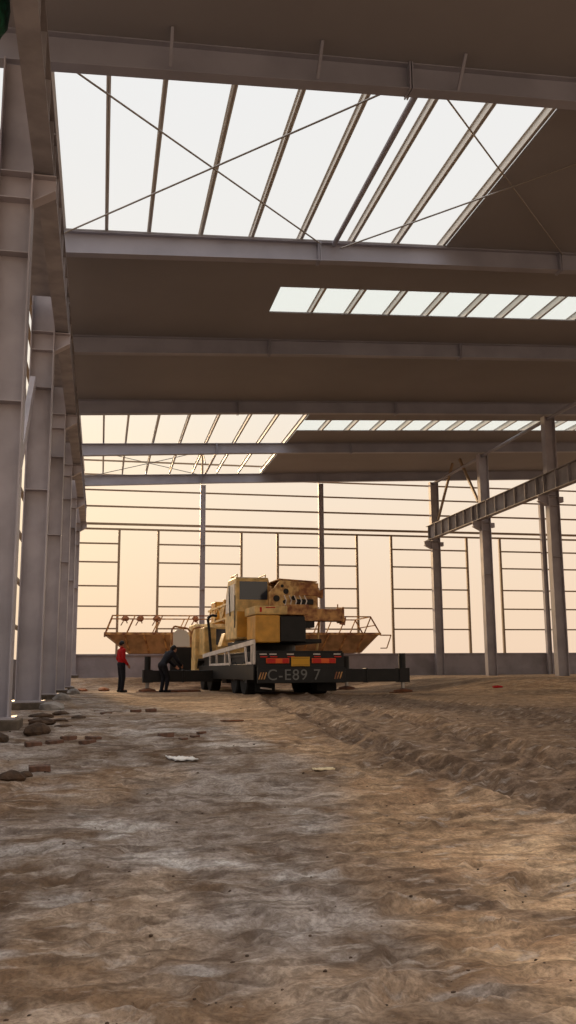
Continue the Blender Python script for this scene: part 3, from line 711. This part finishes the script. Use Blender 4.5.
# ------------------------------------------------------------------ people
def fused(name, shapes, voxel, m, parent=None):
    # limbs and ellipsoids grown together into one continuous skin
    q = MB()
    for sh in shapes:
        if sh[0] == 'c':
            _, p, r1, t, r2 = sh; p, t = Vector(p), Vector(t)
            q.tube(p, t, r1, r2, n=16)
            q.blob(p, r1*1.01, 3, 0); q.blob(t, r2*1.01, 3, 0)
        else:
            q.blob(sh[1], 1, 3, 0, sh[2])
    o = q.build(name, m)
    rm = o.modifiers.new('r', 'REMESH'); rm.mode = 'VOXEL'; rm.voxel_size = voxel; rm.use_smooth_shade = True
    sm_ = o.modifiers.new('s', 'SMOOTH'); sm_.factor = .5; sm_.iterations = 3
    bpy.context.view_layer.update()
    m2 = bpy.data.meshes.new_from_object(o.evaluated_get(bpy.context.evaluated_depsgraph_get()))
    bpy.data.objects.remove(o)
    m2.materials.clear(); m2.materials.append(M[m]); m2.name = name
    ob = bpy.data.objects.new(name, m2); C.objects.link(ob)
    for p in m2.polygons: p.use_smooth = True
    if parent: ob.parent = parent
    return ob

def person(loc, rz_, label, J, shirt, trouser):
    # J: joint positions, the figure faces +y
    V = {k: Vector(v) for k, v in J.items()}; h = V['head']
    def torso(g, a=0.0, b=1.0):
        out = []
        for k in range(9):
            t = a+(b-a)*k/8
            p = V['pel'].lerp(V['chest'], t/.8) if t < .8 else V['chest'].lerp(V['neck'], (t-.8)/.45)
            rx = (.155, .15, .142, .142, .15, .162, .165, .155, .12)[min(8, int(t*8+.5))]
            out.append(('e', p, (rx+g, rx*.68+g, .09+g)))
        return out
    def arm(s, g, hand=False):
        a = [('c', V['sh'+s], .058+g, V['el'+s], .042+g), ('c', V['el'+s], .042+g, V['wr'+s], .03+g)]
        return a
    def leg(s, g): return [('c', V['hp'+s], .09+g, V['kn'+s], .06+g), ('c', V['kn'+s], .06+g, V['an'+s], .042+g)]
    b = torso(0)+[('c', V['neck']-Vector((0, 0, .05)), .06, h-Vector((0, 0, .03)), .052)]
    b += [('e', h+Vector((0, -.012, .045)), (.076, .092, .09)), ('e', h+Vector((0, .022, -.035)), (.056, .062, .062)), ('e', h+Vector((0, .088, .005)), (.013, .018, .024)),
          ('e', h+Vector((-.078, 0, .01)), (.012, .02, .03)), ('e', h+Vector((.078, 0, .01)), (.012, .02, .03)), ('e', h+Vector((0, .078, -.04)), (.026, .012, .008))]
    for s in 'LR':
        sg = -1 if s == 'L' else 1
        b += arm(s, 0)+leg(s, 0)
        d = (V['wr'+s]-V['el'+s]).normalized(); side = d.cross(Vector((1, 0, 0))).normalized()
        w0 = V['wr'+s]
        for k in range(4):
            off = side*((k-1.5)*.022); ln = (.062, .08, .075, .058)[k]; inn = Vector((-sg*.02, 0, 0))
            k0 = w0+d*.02+off*.6; k1 = w0+d*.09+off; k2 = k1+d*ln*.55+inn*.4; k3 = k2+d*ln*.4+inn
            b += [('c', k0, .014, k1, .012), ('c', k1, .0105, k2, .0095), ('c', k2, .0095, k3, .008)]
        b += [('c', w0+d*.02-side*.02, .014, w0+d*.06-side*.05, .011), ('c', w0+d*.06-side*.05, .011, w0+d*.09-side*.055, .009)]
        b += [('c', V['an'+s], .04, V['an'+s]+Vector((0, .12, -.045)), .032)]
    body = fused('person', b, .008, 'skin'); body.location = loc; body.rotation_euler = (0, 0, rz_); tag(body, label, 'person')
    fused('jacket', torso(.02, -.06, .97)+arm('L', .018)+arm('R', .018)+[('c', V['chest'].lerp(V['neck'], .6), .075, V['chest'].lerp(V['neck'], 1.0), .07)], .014, shirt, body)
    fused('trousers', [('e', V['pel']+Vector((0, 0, -.01)), (.185, .14, .13))]+leg('L', .016)+leg('R', .016), .014, trouser, body)
    for s in 'LR':
        a = V['an'+s]
        fused('shoe', [('c', Vector((a.x, a.y-.04, .05)), .05, Vector((a.x, a.y+.15, .04)), .042), ('e', Vector((a.x, a.y+.05, .02)), (.05, .14, .025))], .012, 'hair', body)
    hb = MB().blob(h+Vector((0, -.02, .06)), .098, 3, .015, (.9, 1.0, .98))
    for v in hb.bm.verts:
        if v.co.y > h.y+.05 and v.co.z < h.z+.085: v.co.y = h.y+.05
        if v.co.z < h.z-.02: v.co.z = h.z-.02
    hb.build('hair', 'hair', body, smooth=True)
    MB().blob(h+Vector((-.03, .074, .03)), .009, 2, 0).build('eye', 'hair', body); MB().blob(h+Vector((.03, .074, .03)), .009, 2, 0).build('eye', 'hair', body)
    return body
stand = dict(pel=(0, 0, .95), chest=(0, .0, 1.32), neck=(0, 0, 1.48), head=(0, .02, 1.58), shL=(-.18, 0, 1.4), shR=(.18, 0, 1.4), elL=(-.25, -.04, 1.13), elR=(.25, -.03, 1.13),
             wrL=(-.22, .08, .92), wrR=(.24, .12, .93), hpL=(-.09, 0, .9), hpR=(.09, 0, .9), knL=(-.1, .02, .5), knR=(.1, .04, .5), anL=(-.1, -.02, .09), anR=(.11, .0, .09))
person((.7, 31.7, gz(.7, 31.7)+.0), R(-70), 'person in a red jacket and dark trousers standing left of the crane truck', stand, 'redcloth', 'navy')
bend = dict(pel=(0, -.1, .9), chest=(0, .14, 1.22), neck=(0, .26, 1.34), head=(0, .36, 1.4), shL=(-.18, .18, 1.28), shR=(.18, .18, 1.28), elL=(-.24, .32, 1.02), elR=(.24, .34, 1.03),
            wrL=(-.16, .5, .86), wrR=(.17, .52, .88), hpL=(-.09, -.1, .86), hpR=(.09, -.1, .86), knL=(-.1, .02, .48), knR=(.1, .06, .48), anL=(-.1, -.06, .09), anR=(.11, -.02, .09))
person((2.1, 30.6, gz(2.1, 30.6)), R(-60), 'person in dark clothes bending forward beside the left outrigger of the crane', bend, 'navy', 'navy')

# ------------------------------------------------------------------ loose things on the ground
def brick(x, y, a, lab, s=1, m='brick', tilt=0.05, grp='loose bricks'):
    q = MB().box(-.09*s, .09*s, -.055*s, .055*s, 0, .055*s)
    for v in q.bm.verts: v.co += Vector([random.uniform(-.006, .006) for _ in range(3)])
    o = q.build('brick', m, bevel=.006); o.location = (x, y, gz(x, y)-.012); o.rotation_euler = (random.uniform(-tilt, tilt), random.uniform(-tilt, tilt), a)
    tag(o, lab, 'brick', grp)
brick(.11, 15.57, .3, 'lone brick lying left of the pair of bricks in front of the red jacket person')
brick(.6, 15.75, .1, 'left brick of the pair on the ground in front of the red jacket person'); brick(.86, 15.72, -.2, 'right brick of the pair on the ground in front of the red jacket person')
brick(.78, 10.97, .2, 'brick left of the three reddish brick pieces in the mid left ground')
for k, (x, y) in enumerate(((.95, 10.62), (1.1, 10.8), (1.2, 11.0))): brick(x, y, random.random()*3, '%s of three reddish brick pieces behind the white plastic, counted from the left' % ORD[k], .6, grp='reddish brick pieces')
for k, (x, y) in enumerate(((-.7, 10.6), (-.48, 10.85), (-.34, 11.1), (-.12, 10.7), (-.06, 11.0))): brick(x, y, random.random(), '%s brick from the left in the row of bricks near the left columns' % ORD[k], 1, grp='row of bricks near the left columns')
brick(-.54, 9.2, .1, 'large brick lying just right of the dark clod at the left edge', 1.1)
brick(-.9, 13.7, 1.0, 'brick at the foot of the left columns', 1); brick(-.7, 13.1, .2, 'dusty brick a little in front of the left column foot', 1)
def rock(x, y, r, lab, m='clod', name='clod', cat='clod', grp='dark clods', sq=(1.2, .9, .7)):
    q = MB().blob((0, 0, 0), r, 2, .16, sq); o = q.build(name, m); o.location = (x, y, gz(x, y)+r*.2); o.rotation_euler = (0, 0, random.random()*3); tag(o, lab, cat, grp)
rock(-.76, 8.8, .1, 'big dark clod on the ground at the left edge'); rock(-.66, 8.95, .06, 'small dark clod touching the big one at the left edge')
rock(-.72, 11.5, .12, 'dark lump of earth at the foot of the wide left column', sq=(1.8, .9, .8)); rock(-1.1, 10.9, .12, 'dark lump of earth in front of the wide left column', sq=(1.8, .9, .7)); rock(-.75, 12.6, .1, 'dark earth lump between the wide left column and the brick row', sq=(2, .9, .6))
for k, (x, y, r, w_) in enumerate(((-.55, 13.4, .07, 'right of the dusty bricks at the left columns'), (-.3, 14.2, .08, 'farther along, towards the lone brick'), (-.85, 14.6, .09, 'close to the second left column'), (-.45, 12.3, .06, 'behind the row of bricks'), (-.62, 15.6, .1, 'beside the second left column foot'))):
    rock(x, y, r, 'flat dark earth lump '+w_, sq=(2.2, 1, .5))
rock(-.85, 17.3, .2, 'concrete rubble lump at the foot of the second left column', 'concrete', 'rubble', 'rubble', 'rubble lumps'); rock(-.9, 23.3, .2, 'concrete rubble lump at the foot of the third left column', 'concrete', 'rubble', 'rubble', 'rubble lumps')
rock(-.8, 29.2, .2, 'concrete rubble lump at the foot of the fourth left column', 'concrete', 'rubble', 'rubble', 'rubble lumps')
rock(10.94, 24.1, .09, 'small red scrap on the ground in front of the right columns', 'redcloth', 'scrap', 'scrap', 'scraps', (1.6, 1, .5))
rock(.15, 33.6, .22, 'flat sand lump left of the person in the red jacket', 'tanbag', 'sand_lump', 'sand lump', 'sand lumps', (1.5, 1, .45))
rock(-.62, 33.8, .2, 'flat sand lump near the far left column', 'tanbag', 'sand_lump', 'sand lump', 'sand lumps', (1.5, 1, .4))
def sheet(name, x, y, w_, d_, a, m, lab, cat, hh=.02):
    bm = bmesh.new(); nx_, ny_ = 8, 6; vs = []
    for s_ in (0, 1):
        vs.append([[bm.verts.new(((i/nx_-.5)*w_, (j/ny_-.5)*d_, .012*s_+hh*(.5+.5*math.sin(i*1.9+j*1.3)))) for i in range(nx_+1)] for j in range(ny_+1)])
    for s_ in (0, 1):
        for j in range(ny_):
            for i in range(nx_): bm.faces.new((vs[s_][j][i], vs[s_][j][i+1], vs[s_][j+1][i+1], vs[s_][j+1][i]))
    for i in range(nx_):
        bm.faces.new((vs[0][0][i], vs[0][0][i+1], vs[1][0][i+1], vs[1][0][i])); bm.faces.new((vs[0][ny_][i], vs[0][ny_][i+1], vs[1][ny_][i+1], vs[1][ny_][i]))
    for j in range(ny_):
        bm.faces.new((vs[0][j][0], vs[0][j+1][0], vs[1][j+1][0], vs[1][j][0])); bm.faces.new((vs[0][j][nx_], vs[0][j+1][nx_], vs[1][j+1][nx_], vs[1][j][nx_]))
    q = MB(); q.bm.free(); q.bm = bm; o = q.build(name, m); o.location = (x, y, gz(x, y)+.005); o.rotation_euler = (0, 0, a); tag(o, lab, cat)
sheet('plastic_sheet', .84, 9.57, .24, .44, .15, 'film', 'crumpled white plastic sheet lying on the ground in front of the brick pieces', 'plastic sheet', .012)
sheet('board_offcut', 2.12, 8.69, .2, .1, .1, 'board', 'small pale board lying alone in the middle of the sandy ground', 'board', .008)
sheet('steel_plate', 1.76, 12.38, .3, .14, .1, 'rust', 'small brown plate on the ground right of the bricks', 'plate', .01)
# scattered gravel: nobody could count it
q = MB()
for _ in range(260):
    y = 2.4+16*random.random()**1.8; x = random.uniform(-.1, .62)*y+random.uniform(-.2, .2); r = random.uniform(.003, .009)*(1+y*.04)
    z = float(gbase(x, y))
    g = bmesh.ops.create_icosphere(q.bm, subdivisions=1, radius=r)
    zz = gz(x, y)
    for v in g['verts']: v.co = Vector((v.co.x*1.2, v.co.y, v.co.z*.7))*random.uniform(.8, 1.2)+Vector((x, y, zz+r*.2))
tag(q.build('gravel', 'clod'), 'small dark crumbs of earth scattered over the trampled ground', 'gravel', kind='stuff')
